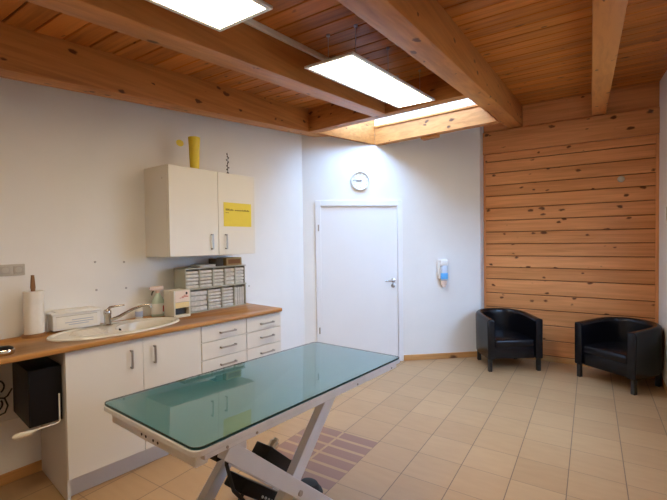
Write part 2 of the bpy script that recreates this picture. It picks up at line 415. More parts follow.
zt2 = lambda x, yy: 2.654 - .028 * (x + 2.2)
m = MB(); b0 = [(0, 2.654), (1.093, 2.611), (1.002, 2.750), (1.0, 2.800), (0, 2.850)]
m.grid([[(*t2p(a, o), z) for a, z in b0] for o in (0, .09)])
struct(m.build('skylight_beam', 'beamX'), 'pine cross beam on the far side of the skylight, above the slanted wall', 'beam')
m = MB(); m.prism([(-2.60, 3.735), (-2.2, 4.368), (-2.245, 4.40), (-2.66, 3.765)], lambda x, yy: 2.716 - (x + 2.60) * .155, lambda x, yy: 2.95, .004)
struct(m.build('skylight_beam', 'beamY'), 'pine board closing the left side of the skylight', 'beam')
m = MB(); a_, b_ = t2p(.33, .10), t2p(.50, .10)
m.prism([(-1.60, 4.30), (-1.40, 4.258), (-1.40, 4.36), (-1.60, 4.40)], lambda x, yy: 2.615, lambda x, yy: 2.69, .004)
struct(m.build('beam_stub', 'beamX'), 'short pine beam end under the far side of the skylight', 'beam')

# skylight window: frame bars at ceiling level, glass above
wroot = bpy.data.objects.new('window_1', None); COL.objects.link(wroot); ORG[wroot] = (0, 0, 0)
struct(wroot, 'skylight in the ceiling with a bright glass pane', 'window')
m = MB(); zz = .0
for xa, xb, ya, yb in ((SKX0, SKX1 - .145, SY0 - .02, SY0 + .045), (SKX1 - .205, SKX1 - .145, SY0, SY1)):
    slope_box(m, xa, xb, ya, yb, .01, .05, .003)
m.prism([t2p(0, -.014), t2p(1, -.014), t2p(1, .04), t2p(0, .04)], lambda x, yy: zt2(x, yy) + .196 - .016 * (x + 2.2), lambda x, yy: zt2(x, yy) + .222 - .016 * (x + 2.2), .003)
m.build('window_frame', 'beamX', wroot)
m = MB()
for xa, xb, ya, yb in ((SKX0 - .03, SKX1 - .115, SY0 - .07, SY0 - .02), (SKX0 - .03, SKX1 - .115, SY1 + .05, SY1 + .10), (SKX0 - .03, SKX0 + .02, SY0 - .02, SY1 + .05), (SKX1 - .165, SKX1 - .115, SY0 - .02, SY1 + .05)):
    slope_box(m, xa, xb, ya, yb, .02, .22)
m.prism([t2p(-.03, .012), t2p(1, .012), (-.876, 4.46), (-2.27, 4.46)], lambda x, yy: zt2(x, yy) + .222 - .016 * (x + 2.2), lambda x, yy: ZC(yy) + .20)
m.prism([(-2.61, 3.74), (-2.21, 4.375), (-2.27, 4.46), (-2.63, 4.46)], 2.951, lambda x, yy: ZC(yy) + .20)
m.build('window_lining', 'whitepl', wroot)
m = MB(); slope_box(m, SKX0 - .02, SKX1 - .125, SY0 - .06, SY1 + .09, .20, .206); m.build('window_pane', 'pane', wroot)

# window in the right wall, beside the camera and outside the picture
wr = bpy.data.objects.new('window_2', None); COL.objects.link(wr); ORG[wr] = (0, 0, 0)
struct(wr, 'white framed window in the right wall beside the camera', 'window')
m = MB(); fw = .06
for a in ((WY0, WY1, WZ0, WZ0 + fw), (WY0, WY1, WZ1 - fw, WZ1), (WY0, WY0 + fw, WZ0 + fw, WZ1 - fw), (WY1 - fw, WY1, WZ0 + fw, WZ1 - fw), ((WY0 + WY1) / 2 - .04, (WY0 + WY1) / 2 + .04, WZ0 + fw, WZ1 - fw)):
    m.box(XR + .04, XR + .10, *a, .004, 1)
m.build('window_frame', 'whitepl', wr)
MB().box(XR + .066, XR + .072, WY0 + fw, WY1 - fw, WZ0 + fw, WZ1 - fw).build('window_pane', 'pane', wr)
MB().box(XR - .03, XR + .04, WY0 - .03, WY1 + .03, WZ0 - .025, WZ0, .004, 1).build('window_sill', 'whitepl', wr)

# skirting
struct(MB().box(1.62, 5.5, -.001, .014, 0, .068, .003, 1).build('baseboard_left', 'skirt', frame=FL), 'pine skirting board on the left wall', 'baseboard')
struct(MB().box(.012, 1.022, -.016, .001, 0, .068, .003, 1).build('baseboard_diagonal', 'skirt', frame=FD), 'pine skirting board right of the door', 'baseboard')
struct(MB().box(x0 - .01, XR - .001, YB - .022, YB + .001, 0, .062, .003, 1).build('baseboard_back', 'skirt'), 'pine skirting board under the boarded wall', 'baseboard')
mb = MB().box(-1.5, YB - .025, -.014, .001, 0, .062, .003, 1)
o = mb.build('baseboard_right', 'skirt', frame=Frame(XR, 0, PI / 2)); o.location = (XR - .001, 0, 0)
struct(o, 'pine skirting board on the right wall', 'baseboard')

# ------------------------------------------------------------------ door
d = bpy.data.objects.new('door_1', None); COL.objects.link(d); d.location = FD.p(-.53, 0, 0); d.rotation_euler = (0, 0, FD.a); ORG[d] = (-.53, 0, 0)
struct(d, 'plain white door with lever handle under the clock', 'door')
m = MB()
m.box(-1.066, -1.002, -.018, .11, 0, 1.978, .003, 1); m.box(-.056, .003, -.018, .11, 0, 1.978, .003, 1); m.box(-1.003, -.055, -.018, .11, 1.912, 1.978, .003, 1)
m.build('door_frame', 'door', d)
leaf = MB().box(-1.000, -.058, .002, .044, .008, 1.910, .002, 1).build('door_leaf', 'door', d)
m = MB(); zc = 1.0
m.cyl((-.117, .004, zc), (-.117, -.010, zc), .026, n=24, bev=.003)
m.tube([(-.117, -.006, zc), (-.117, -.045, zc), (-.124, -.055, zc), (-.150, -.058, zc - .001), (-.232, -.054, zc - .005)], [.010, .010, .010, .010, .009])
m.build('door_handle', 'chrome', leaf)
m = MB(); m.cyl((-.117, .004, .935), (-.117, -.010, .935), .026, n=24, bev=.003); m.box(-.121, -.113, -.014, -.008, .922, .946, .002, 1); m.build('lock_rosette', 'steel', leaf)
for zz in (1.65, .42): MB().cyl((-1.030, -.020, zz - .038), (-1.030, -.020, zz + .038), .0085, n=12).build('hinge', 'steel', d)

# clock
t = thing('wall_clock', 'round white clock on the slanted wall above the door', 'clock', FD, (-.516, 0, 2.214))
ry = Matrix.Translation((-.516, 0, 2.214)) @ Matrix.Rotation(PI / 2, 4, 'X')
MB().lathe([(.112, 0), (.116, .012), (.114, .026), (.106, .030), (.101, .024), (.100, .012), (0, .012)], n=48, mtx=ry).build('clock_case', 'whitepl', t)
cx, cz = -.516, 2.214
for h in range(12):
    m = MB()
    a = h * PI / 6; l = .016 if h % 3 == 0 else .009
    m.tube([(cx + math.sin(a) * (.092 - l), -.0135, cz + math.cos(a) * (.092 - l)), (cx + math.sin(a) * .092, -.0135, cz + math.cos(a) * .092)], .0022, 6)
    m.build('hour_mark', 'darkgrey', t)
def hand(nm, ang, ln, r):
    MB().tube([(cx - math.sin(ang) * .018, -.016, cz - math.cos(ang) * .018), (cx + math.sin(ang) * ln, -.016, cz + math.cos(ang) * ln)], [r, r * .5], 8).build(nm, 'black', t)
hand('hour_hand', math.radians(262), .052, .0042); hand('minute_hand', math.radians(277), .082, .003)
MB().cyl((cx, -.012, cz), (cx, -.020, cz), .008, n=16).build('centre_cap', 'black', t)

# hand sanitiser dispenser
t = thing('soap_dispenser', 'white wall dispenser with a blue labelled bottle right of the door', 'dispenser', FD, (.515, 0, .90))
m = MB(); m.box(.450, .578, -.045, 0, 1.00, 1.245, .025, 4); m.box(.462, .566, -.088, -.02, 1.165, 1.245, .022, 4)
m.build('housing', 'whitepl', t)
m = MB(); m.box(.474, .556, -.085, -.03, .985, 1.18, .015, 3); b = m.build('bottle', 'clearpl', t)
MB().box(.472, .558, -.087, -.05, 1.0, 1.085, .012, 3).build('bottle_label', 'bluelabel', b)
m = MB(); m.box(.482, .548, -.075, -.03, .925, .99, .014, 3); m.box(.495, .535, -.070, -.035, .902, .93, .008, 2); m.build('nozzle', 'salmon', t)

# knob on the boarded wall, frame on the right wall
t = MB(); t.lathe([(.034, 0), (.034, .006), (.026, .014), (.012, .018), (0, .019)], mtx=Matrix.Translation((.279, YB, 2.134)) @ Matrix.Rotation(PI / 2, 4, 'X'))
tag(t.build('wall_button', 'greysocket'), 'small round grey button on the upper right of the boarded wall', 'button')
t = thing('picture_frame', 'grey framed panel on the white right wall, at the right picture edge', 'picture', W0, (XR, 4.70, 1.62))
m = MB()
for a in ((4.50, 4.53, 1.615, 1.80), (4.87, 4.90, 1.615, 1.80), (4.53, 4.87, 1.615, 1.64), (4.53, 4.87, 1.775, 1.80)): m.box(XR - .022, XR, a[0], a[1], a[2], a[3], .003, 1)
m.build('frame', 'whitepl', t); MB().box(XR - .012, XR - .001, 4.53, 4.87, 1.64, 1.775).build('panel', 'greysocket', t)

# ------------------------------------------------------------------ ceiling lights
def light_panel(xa, xb, ya, yb, label, cabs):
    zf = lambda yy: 2.892 - .1 * (YB - yy)
    t = thing('panel_light', label, 'ceiling light', W0, ((xa + xb) / 2, (ya + yb) / 2, zf((ya + yb) / 2)), 'hung light panels')
    m = MB(); fw = .022
    for p in ((xa, xb, ya, ya + fw), (xa, xb, yb - fw, yb), (xa, xa + fw, ya + fw, yb - fw), (xb - fw, xb, ya + fw, yb - fw)): slope_box(m, *p, 0, .014, .002, zf)
    slope_box(m, xa + fw, xb - fw, ya + fw, yb - fw, .008, .013, 0, zf)
    m.build('panel_frame', 'alu', t)
    m = MB(); slope_box(m, xa + fw, xb - fw, ya + fw, yb - fw, .002, .0078, 0, zf); m.build('diffuser', 'panel', t)
    for (x, yy) in cabs:
        m = MB(); m.cyl((x, yy, zf(yy) + .013), (x, yy, ZC(yy)), .0022, n=8); m.cyl((x, yy, ZC(yy) - .012), (x, yy, ZC(yy) + .001), .012, n=14)
        m.build('suspension_cable', 'steel', t)
light_panel(-1.470, -1.125, 1.975, 3.385, 'hung white light panel beside the skylight', [(-1.20, 2.14), (-1.20, 2.60), (-1.40, 2.14), (-1.40, 3.22), (-1.20, 3.22)])
light_panel(-1.465, -1.135, -.12, 1.312, 'hung white light panel cut off by the top of the picture', [(-1.20, .05), (-1.40, .05), (-1.20, 1.15), (-1.40, 1.15)])
m = MB(); m.prism([(-1.632, .4), (-1.606, .4), (-1.606, 2.50), (-1.632, 2.50)], lambda x, yy: ZC(yy) - .034, lambda x, yy: ZC(yy) - .001, .003)
tag(m.build('cable_channel', 'whitepl'), 'thin white cable channel on the ceiling between the light panels', 'cable channel')

# ------------------------------------------------------------------ worktop and base cabinets
HC, TH = .91, .029
wl = FK.m.inverted() @ FL.m
def wallk(x):   # k of the left wall at position x of the worktop frame
    a = wl @ Vector((1.0, .0, 0)); b = wl @ Vector((3.2, .0, 0)); return a.y + (b.y - a.y) * (x - a.x) / (b.x - a.x)
SKC, SKR = (1.245, -.290), (.420, .232)            # sink centre and half axes
m = MB(); XE = 3.2
def ctop_outline():
    r = .02; pts = [(XE, wallk(XE) + .004), (XE, 0), (r, 0)]
    for i in range(1, 5): a = PI / 2 + i * PI / 8; pts.append((r + r * math.cos(a), -r + r * math.sin(a)))
    pts.append((0, wallk(0) + .004)); return pts
m.prism(ctop_outline(), HC - TH, HC, .007, seg=3)
ct = m.build('worktop', 'worktop', frame=FK)
cut = MB().lathe([(1, HC - .2), (1, HC + .1)], c=(SKC[0], SKC[1], 0), n=64, sx=SKR[0] - .02, sy=SKR[1] - .02).build('cutter', 'black', frame=FK)
mod = ct.modifiers.new('hole', 'BOOLEAN'); mod.object = cut; mod.operation = 'DIFFERENCE'; mod.solver = 'EXACT'
bpy.context.view_layer.update()
dg = bpy.context.evaluated_depsgraph_get()
me2 = bpy.data.meshes.new_from_object(ct.evaluated_get(dg)); ct.modifiers.clear(); ct.data = me2
bpy.data.objects.remove(cut)
tag(ct, 'long orange brown wooden worktop along the left wall', 'worktop')

def bar_handle(mb, a, b, out):
    """flat bow handle between two points, standing off by the vector out"""
    a, b, out = Vector(a), Vector(b), Vector(out); d = (b - a).normalized(); w = d.cross(out).normalized() * .0065; o = out.normalized() * .007; e = d * .009
    def slab(p, q, h):      # a flat bar from p to q, h thick along out
        bm = bmesh.new(); vs = [bm.verts.new(p + w * i + h * k + (q - p) * l) for l in (0, 1) for k in (0, 1) for i in (-1, 1)]
        for f in ((0, 1, 3, 2), (4, 6, 7, 5), (0, 2, 6, 4), (1, 5, 7, 3), (0, 4, 5, 1), (2, 3, 7, 6)): bm.faces.new([vs[i] for i in f])
        bmesh.ops.recalc_face_normals(bm, faces=bm.faces); bmesh.ops.bevel(bm, geom=list(bm.edges), offset=.0015, segments=1, affect='EDGES', profile=.5); mb._merge(bm)
    slab(a - e, b + e, out); mb.bm.clear()
    slab(a - e + out - o, b + e + out - o, o); slab(a - e, a, out); slab(b, b + e, out)
CZ1 = HC - TH - .001; CZ0 = .135; KF = -.045; FT = .019
def carcass(t, xa, xb, left_end=False):
    m = MB(); kb = min(wallk(xa), wallk(xb)) + .03
    kb = max(wallk(xa), wallk(xb)) + .012
    P = .017
    m.box(xb - P, xb, kb, KF, CZ0 if not left_end else .004, CZ1); m.box(xa, xa + P, kb, KF, CZ0, CZ1)
    m.box(xa + P, xb - P, kb, KF, CZ0, CZ0 + P); m.box(xa + P, xb - P, kb, kb + .008, CZ0 + P, CZ1)
    m.box(xa + P, xb - P, KF - .018, KF, CZ1 - .06, CZ1)
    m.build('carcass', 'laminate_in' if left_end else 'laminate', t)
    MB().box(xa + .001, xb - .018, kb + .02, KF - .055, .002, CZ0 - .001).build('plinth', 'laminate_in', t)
    return kb
t = thing('sink_cabinet', 'cream double door base cabinet under the sink', 'cabinet', FK, (1.22, -.3, 0))
carcass(t, .786, 1.646, True)
for xa, xb, hx in ((1.209, 1.645, 1.285), (.788, 1.206, 1.136)):
    dr = MB().box(xa, xb, KF + .001, KF + .001 + FT, CZ0 + .002, CZ1 - .004, .002, 1).build('door', 'laminate', t)
    m = MB(); bar_handle(m, (hx, KF + FT, .708), (hx, KF + FT, .806), (0, .028, 0)); m.build('handle', 'steel', dr)
zd = [CZ1 - .004, .752, .620, .488, .312, CZ0]
for xa, xb, lab in ((.378, .784, 'cream drawer cabinet between the sink cabinet and the corner drawers'), (.006, .376, 'cream drawer cabinet at the far end of the worktop')):
    t = thing('drawer_cabinet', lab, 'cabinet', FK, ((xa + xb) / 2, -.3, 0))
    carcass(t, xa, xb)
    for b, a in zip(zd, zd[1:]):
        dr = MB().box(xa + .002, xb - .002, KF + .001, KF + .001 + FT, a + .002, b - .002, .002, 1).build('drawer', 'laminate', t)
        c = (xa + xb) / 2 - .02; hz = min(b - .06, (a + b) / 2 + .01) if b < .8 else .806
        m = MB(); bar_handle(m, (c - .062, KF + FT, hz), (c + .062, KF + FT, hz), (0, .028, 0)); m.build('handle', 'steel', dr)

# sink
t = thing('sink', 'oval cream inset sink with drainer set into the worktop', 'sink', FK, (SKC[0], SKC[1], HC))
def oval(rx, ry, cx, cy, z, n=72, p=2.0):
    return [(cx + rx * math.cos(2 * PI * k / n), cy + ry * math.sin(2 * PI * k / n), z) for k in range(n)]
cx, cy = SKC; rx, ry = SKR
bx, by, brx, bry = 1.075, -.262, .200, .172
n = 72
# rim ring
m = MB()
m.grid([oval(rx, ry, cx, cy, HC + .0008), oval(rx - .004, ry - .004, cx, cy, HC + .009), oval(rx - .014, ry - .014, cx, cy, HC + .0125), oval(rx - .028, ry - .026, cx, cy, HC + .010),
        oval(rx - .036, ry - .033, cx, cy, HC + .003)], cap=False)
m.build('rim', 'ceramic', t)
# deck + bowl in one skin: the deck falls slightly to the bowl
rings = []
for i in range(9):
    f = i / 8
    r = oval(rx - .0355 + (brx - rx + .0355) * f, ry - .0325 + (bry - ry + .0325) * f, cx + (bx - cx) * f, cy + (by - cy) * f, HC + .0035 - .004 * f)
    rings.append(r)
for dz, sc in ((-.008, .985), (-.03, .95), (-.09, .90), (-.135, .84), (-.155, .70), (-.162, .40), (-.165, .12)):
    rings.append(oval(brx * sc, bry * sc, bx, by, HC + dz))
m = MB(); m.grid(rings, cap=False); m.grid([oval(brx * .12, bry * .14, bx, by, HC - .165), oval(.002, .002, bx, by, HC - .168)], cap=True)
m.build('basin', 'ceramic', t)
m = MB(); m.ball((1.214, -.376, HC - .030), .013, .012, .014, 16); m.build('overflow', 'black', t)
m = MB(); m.lathe([(.030, 0), (.030, .004), (.02, .005), (0, .003)], c=(bx, by, HC - .1655), n=24); m.build('drain', 'chrome', t)
m = MB()
for i in range(5): m.tube([(1.34, -.40 + .045 * i, HC + .0035), (1.54 - abs(i - 2) * .02, -.39 + .042 * i, HC + .0045)], .0035, 8)
m.build('drainer_ribs', 'ceramic', t)
# faucet
t = thing('faucet', 'chrome lever mixer tap behind the oval sink', 'tap', FK, (1.262, -.450, HC + .003))
m = MB(); m.lathe([(.030, 0), (.030, .006), (.024, .010), (.0235, .075), (.026, .080), (.026, .098), (.020, .112), (0, .116)], c=(1.262, -.452, HC + .005), n=28); m.build('body', 'chrome', t)
m = MB(); m.tube([(1.246, -.440, HC + .040), (1.20, -.415, HC + .062), (1.12, -.375, HC + .108), (1.06, -.345, HC + .130), (1.03, -.330, HC + .132), (1.018, -.324, HC + .126), (1.016, -.323, HC + .112)], [.013, .012, .011, .0105, .0115, .012, .012], 14)
m.build('spout', 'chrome', t)
m = MB(); m.tube([(1.262, -.450, HC + .112), (1.248, -.443, HC + .132), (1.215, -.425, HC + .138), (1.165, -.40, HC + .142)], [.011, .010, .008, .006], 12); m.build('lever', 'chrome', t)

# ------------------------------------------------------------------ things on the worktop
# storage box on the drainer
t = thing('storage_box', 'white lidded plastic box with a printed front on the drainer', 'box', FK, (1.42, -.53, HC))
bz = HC + .014
m = MB(); m.box(1.306, 1.588, -.590, -.462, bz, bz + .104, .006, 2); m.build('box_body', 'whitepl', t)
m = MB(); m.box(1.298, 1.598, -.598, -.454, bz + .102, bz + .120, .006, 2); m.box(1.325, 1.57, -.58, -.475, bz + .119, bz + .127, .004, 2); m.build('lid', 'whitepl', t)
lb = MB().box(1.325, 1.568, -.463, -.4608, bz + .014, bz + .090, 0).build('front_panel', 'paper', t)
m = MB()
m.box(1.325, 1.570, -.4615, -.4590, bz + .089, bz + .0935)
m.build('panel_edge', 'greysocket', lb)
m = MB()
for (a, b, z) in ((1.33, 1.45, .056), (1.33, 1.49, .041), (1.36, 1.47, .027)): m.box(a + .02, b + .03, -.4610, -.4600, bz + z + .004, bz + z + .009)
m.build('print', 'blueink', lb)
# paper towel
t = thing('paper_towel_holder', 'brown wooden paper towel stand at the left end of the worktop', 'towel stand', FK, (1.682, -.490, HC))
MB().lathe([(.066, 0), (.066, .014), (.060, .020), (.03, .022), (0, .022)], c=(1.682, -.490, HC), n=36).build('base', 'pole', t)
MB().lathe([(.012, .021), (.012, .30), (.014, .31), (.011, .36), (.009, .385), (.010, .390), (0, .392)], c=(1.682, -.490, HC), n=18).build('pole', 'pole', t)
m = MB(); c = (1.682, -.490, HC + .0225)
prof = []
for k in range(40):
    a = 2 * PI * k / 40; r = .0535 + .0016 * math.sin(3 * a + .4) + .001 * math.sin(7 * a); prof.append((c[0] + r * math.cos(a), c[1] + r * math.sin(a)))
inner = [(c[0] + .021 * math.cos(2 * PI * k / 40), c[1] + .021 * math.sin(2 * PI * k / 40)) for k in range(40)]
m.grid([[(x, y, c[2]) for x, y in inner], [(x, y, c[2]) for x, y in prof], [(x, y, c[2] + .266) for x, y in prof], [(x, y, c[2] + .266) for x, y in inner], [(x, y, c[2]) for x, y in inner]], cap=False)
tag(m.build('paper_towel_roll', 'paper', frame=FK, org=c), 'roll of white paper towel on the wooden stand', 'paper roll')
# small gadget at the left picture edge
t = thing('handset', 'small black gadget with silver rim on the worktop near the left edge', 'gadget', FK, (1.90, -.10, HC))
m = MB(); m.lathe([(.044, 0), (.050, .010), (.050, .024), (.044, .030), (.040, .030)], c=(1.905, -.098, HC), n=32, sx=1.0, sy=.75); m.build('rim', 'chrome', t)
m = MB(); m.lathe([(.047, .024), (.043, .036), (.026, .045), (0, .047)], c=(1.905, -.098, HC), n=32, sx=1.0, sy=.75); m.build('cap', 'black', t)
# little bottle
t = thing('small_bottle', 'small white bottle with a pale blue label behind the sink', 'bottle', FK, (1.005, -.535, HC))
m = MB(); m.lathe([(.026, 0), (.028, .004), (.028, .070), (.018, .082), (.011, .086), (.011, .094)], c=(1.0, -.552, HC), n=24); m.build('body', 'whitepl', t)
MB().lathe([(.0284, .018), (.0284, .058)], c=(1.0, -.552, HC), n=24).build('label_band', 'bluecap', t)
MB().lathe([(.013, .092), (.013, .110), (.010, .113), (0, .113)], c=(1.0, -.552, HC), n=18).build('cap', 'whitepl', t)
# spray bottle
sc = (.856, -.535, HC)
t = thing('spray_bottle', 'pale green spray bottle with pinkish trigger head beside the dispenser box', 'bottle', FK, sc)
MB().lathe([(.050, 0), (.055, .006), (.055, .080), (.051, .110), (.038, .142), (.022, .168), (.017, .182), (.017, .192)], c=sc, n=28, sy=.72).build('body', 'spraybody', t)
lb = MB().lathe([(.0556, .020), (.0556, .080), (.0522, .104)], c=sc, n=28, sy=.73).build('label_band', 'spraylabel', t)
m = MB(); m.box(sc[0] - .034, sc[0] - .018, sc[1] + .033, sc[1] + .0385, HC + .035, HC + .085, .002, 1); m.build('red_mark', 'red', lb)
m = MB(); m.cyl((sc[0], sc[1], HC + .186), (sc[0], sc[1], HC + .206), .019, n=18); m.box(sc[0] - .045, sc[0] + .055, sc[1] - .012, sc[1] + .012, HC + .205, HC + .240, .008, 3); m.box(sc[0] + .050, sc[0] + .068, sc[1] - .009, sc[1] + .009, HC + .217, HC + .236, .004, 2); m.build('spray_head', 'sprayhead', t)
m = MB(); m.tube([(sc[0] + .034, sc[1], HC + .208), (sc[0] + .046, sc[1], HC + .190), (sc[0] + .050, sc[1], HC + .170)], [.007, .006, .005], 8); m.build('trigger', 'darkgrey', t)
# dispenser box
t = thing('dispenser_box', 'beige box dispenser with pink and yellow front beside the packet rack', 'dispenser', FL, (1.79, .24, HC))
xa, xb, ya, yb, za = 1.736, 1.880, .165, .315, HC
zt = HC + .212
m = MB()
m.box(xa, xb, ya, yb - .055, za, zt, .012, 3)
m.box(xa, xa + .014, yb - .06, yb, za, zt, .004, 2); m.box(xb - .014, xb, yb - .06, yb, za, zt, .004, 2)
m.box(xa + .010, xb - .010, yb - .06, yb - .006, za + .078, zt, .004, 2); m.box(xa + .008, xb - .008, yb - .06, yb + .012, za, za + .018, .005, 2)
m.build('case', 'beigepl', t)
f1 = MB().box(xa + .010, xb - .010, yb - .008, yb + .001, za + .120, zt - .004, .003, 1).build('upper_panel', 'pinkpl', t)
MB().box(xa + .010, xb - .010, yb - .008, yb + .001, za + .074, za + .116, .003, 1).build('lower_panel', 'yellowpanel', t)
m = MB(); m.box(xa + .020, xa + .075, yb + .0005, yb + .0022, za + .157, za + .163); m.box(xa + .030, xa + .06, yb + .0005, yb + .0022, za + .168, za + .174); m.box(xa + .06, xa + .095, yb + .0005, yb + .0022, za + .151, za + .155); m.build('print', 'redink', f1)
m = MB(); m.lathe([(.009, 0), (.009, .002), (0, .002)], n=14, mtx=Matrix.Translation((xa + .035, yb + .001, za + .186)) @ Matrix.Rotation(-PI / 2, 4, 'X')); m.build('emblem', 'black', f1)
MB().box(xa + .014, xb - .014, yb - .052, yb - .045, za + .018, za + .080).build('slot', 'darkgrey', t)

# rack with packets
t = thing('storage_rack', 'grey green two tier rack full of white packets under the wall cabinet', 'rack', FL, (1.42, .15, HC))
RA, RB, RC, R0, RF, RZ1, RZ2 = 1.098, 1.728, 1.690, .075, .240, 1.103, 1.282
m = MB(); e = .008
m.box(RA, RA + e, R0, RF, HC, RZ1, .001, 1); m.box(RC - e, RC, R0, RF, HC, RZ1, .001, 1); m.box(RA, RC, R0, R0 + .005, HC, RZ1)
m.box(RA + e, RC - e, R0, RF, HC + .001, HC + .008)
for x in (1.229, 1.366, 1.510): m.box(x - .003, x + .003, R0, RF - .004, HC + .008, RZ1)
m.build('lower_tier', 'rack', t)
m = MB(); m.box(RA - .005, RB, R0, RF + .004, RZ1, RZ1 + .010, .001, 1); m.box(RA - .005, RB, R0, RF, RZ2 - .009, RZ2, .001, 1); m.box(RA, RA + e, R0, RF - .01, RZ1, RZ2, .001, 1); m.box(RB - e, RB, R0, RF, RZ1, RZ2, .001, 1); m.box(RA, RB, R0, R0 + .005, RZ1, RZ2)
for x in (1.216, 1.330, 1.456, 1.588): m.box(x - .003, x + .003, R0, RF - .006, RZ1 + .01, RZ2 - .009)
m.build('upper_tier', 'rack', t)
def packet_mesh(w, dpt, h):
    mb = MB(); mb.box(-w / 2, w / 2, -dpt / 2, dpt / 2, 0, h, min(.006, h * .35), 2)
    for v in mb.bm.verts:
        v.co.z += .0022 * math.sin(v.co.x * 60 + v.co.y * 31) * (1 if v.co.z > h * .5 else .3) + .0006
    return mb
proto = {}
def packet(key, w, dpt, h, x, yv, z, label, rz=0.):
    if key not in proto:
        o = packet_mesh(w, dpt, h).build('packet', 'packet', frame=FL, org=(0, 0, 0)); proto[key] = o
    else:
        o = proto[key].copy(); COL.objects.link(o)
    o.location = FL.p(x, yv, z); o.rotation_euler = (0, 0, FL.a + rz)
    tag(o, label, 'packet', 'white packets in the rack')
names5 = ['rightmost', 'second from right', 'middle', 'second from left', 'leftmost']
for i, (a, b) in enumerate(((1.108, 1.212), (1.220, 1.326), (1.334, 1.452), (1.460, 1.584), (1.592, 1.718))):
    nn = (5, 4, 5, 5, 5)[i]; h = (.148 / nn)
    for k in range(nn):
        packet(('u', i), b - a - .008, .140, h - .004, (a + b) / 2 + random.uniform(-.002, .002), .158 + random.uniform(-.004, .004), RZ1 + .0115 + k * h, 'white folded packet in the %s compartment of the rack\'s upper tier' % names5[i], random.uniform(-.02, .02))
names4 = ['second from right', 'second from left', 'leftmost']
for i, (a, b) in enumerate(((1.234, 1.362), (1.370, 1.506), (1.514, 1.680))):
    nn = (6, 6, 4)[i]; h = .172 / nn
    for k in range(nn):
        packet(('l', i), b - a - .008, .140, h - .004, (a + b) / 2 + random.uniform(-.002, .002), .158 + random.uniform(-.004, .004), HC + .010 + k * h, 'white folded packet in the %s compartment of the rack\'s lower tier' % names4[i], random.uniform(-.02, .02))
for k in range(4):
    mb = MB(); mb.box(-.0118, .0118, -.070, .070, 0, .165 - .006 * (k % 2), .004, 2)
    o = mb.build('packet', 'packet', frame=FL); o.location = FL.p(1.122 + k * .0265, .155, HC + .0085); tag(o, 'white packet standing upright in the lower right compartment of the rack', 'packet', 'white packets in the rack')
t = thing('cardboard_box', 'brown cardboard box on top of the rack at right', 'box', FL, (1.22, .14, RZ2))
MB().box(1.130, 1.305, .085, .225, RZ2 + .001, RZ2 + .072, .003, 1).build('carton', 'card', t)
m = MB(); m.box(1.150, 1.285, .224, .2262, RZ2 + .016, RZ2 + .056); m.build('label_patch', 'cardlabel', t)
tag(MB().box(1.320, 1.395, .085, .20, RZ2 + .001, RZ2 + .066, .004, 2).build('small_carton', 'darkcard', frame=FL, org=(1.38, .12, RZ2)), 'small dark brown carton left of the cardboard box on the rack', 'box')
m = MB()
for k in range(5): m.box(1.420 + .003 * (k % 2), 1.580 - .004 * (k % 3), 1 * .09 + .002 * (k % 2), .225 - .002 * (k % 2), RZ2 + .001 + .0042 * k, RZ2 + .0048 + .0042 * k, .001, 1)
tag(m.build('paper_stack', 'paper', frame=FL, org=(1.5, .2, RZ2)), 'thin stack of white paper on top of the rack at left', 'paper')

# ------------------------------------------------------------------ wall cabinet
t = thing('wall_cabinet', 'cream two door wall cabinet above the packet rack', 'wall cabinet', FL, (1.5, .17, 1.385))
xa, xb, zb, zt, dp = 1.072, 1.925, 1.385, 2.088, .330
m = MB(); m.box(xa, xa + .017, .001, dp, zb, zt); m.box(xb - .017, xb, .001, dp, zb, zt); m.box(xa + .017, xb - .017, .001, dp, zb, zb + .017); m.box(xa + .017, xb - .017, .001, dp, zt - .017, zt); m.box(xa + .017, xb - .017, .001, .009, zb + .017, zt - .017); m.box(xa + .017, xb - .017, .009, dp - .02, 1.73, 1.747)
m.build('cabinet_body', 'laminate', t)
for a, b, hx in ((1.480, xb - .001, 1.551), (xa + .001, 1.477, 1.409)):
    dr = MB().box(a, b, dp + .001, dp + .020, zb + .002, zt - .002, .002, 1).build('door', 'laminate', t)
    m = MB(); bar_handle(m, (hx, dp + .019, 1.445), (hx, dp + .019, 1.553), (0, .028, 0)); m.build('handle', 'steel', dr)
MB().cyl((xb - .001, .265, 1.99), (xb + .003, .265, 1.99), .006, n=12).build('cover_cap', 'greysocket', t)
# yellow paper on its right door
t = thing('paper_sign', 'yellow paper sheet with one dark line of writing on the wall cabinet', 'sign', FL, (1.27, dp + .021, 1.63))
MB().box(1.118, 1.424, dp + .0206, dp + .0218, 1.630, 1.836).build('sheet', 'yellowpaper', t)
m = MB(); random.seed(3)
x = 1.402
while x > 1.150:      # one line of small unreadable print, the first word larger
    w = random.uniform(.006, .011); big = x > 1.365
    h = .017 if big else random.choice((.010, .010, .014)); z0 = 1.766 if big else 1.766
    if random.random() > .12 or big: m.box(x - w, x, dp + .0216, dp + .0224, z0, z0 + h)
    x -= w + .0028
for k in range(4): m.box(1.398 - k * .009, 1.404 - k * .009, dp + .0216, dp + .0224, 1.744, 1.750)
m.build('writing', 'ink', t)
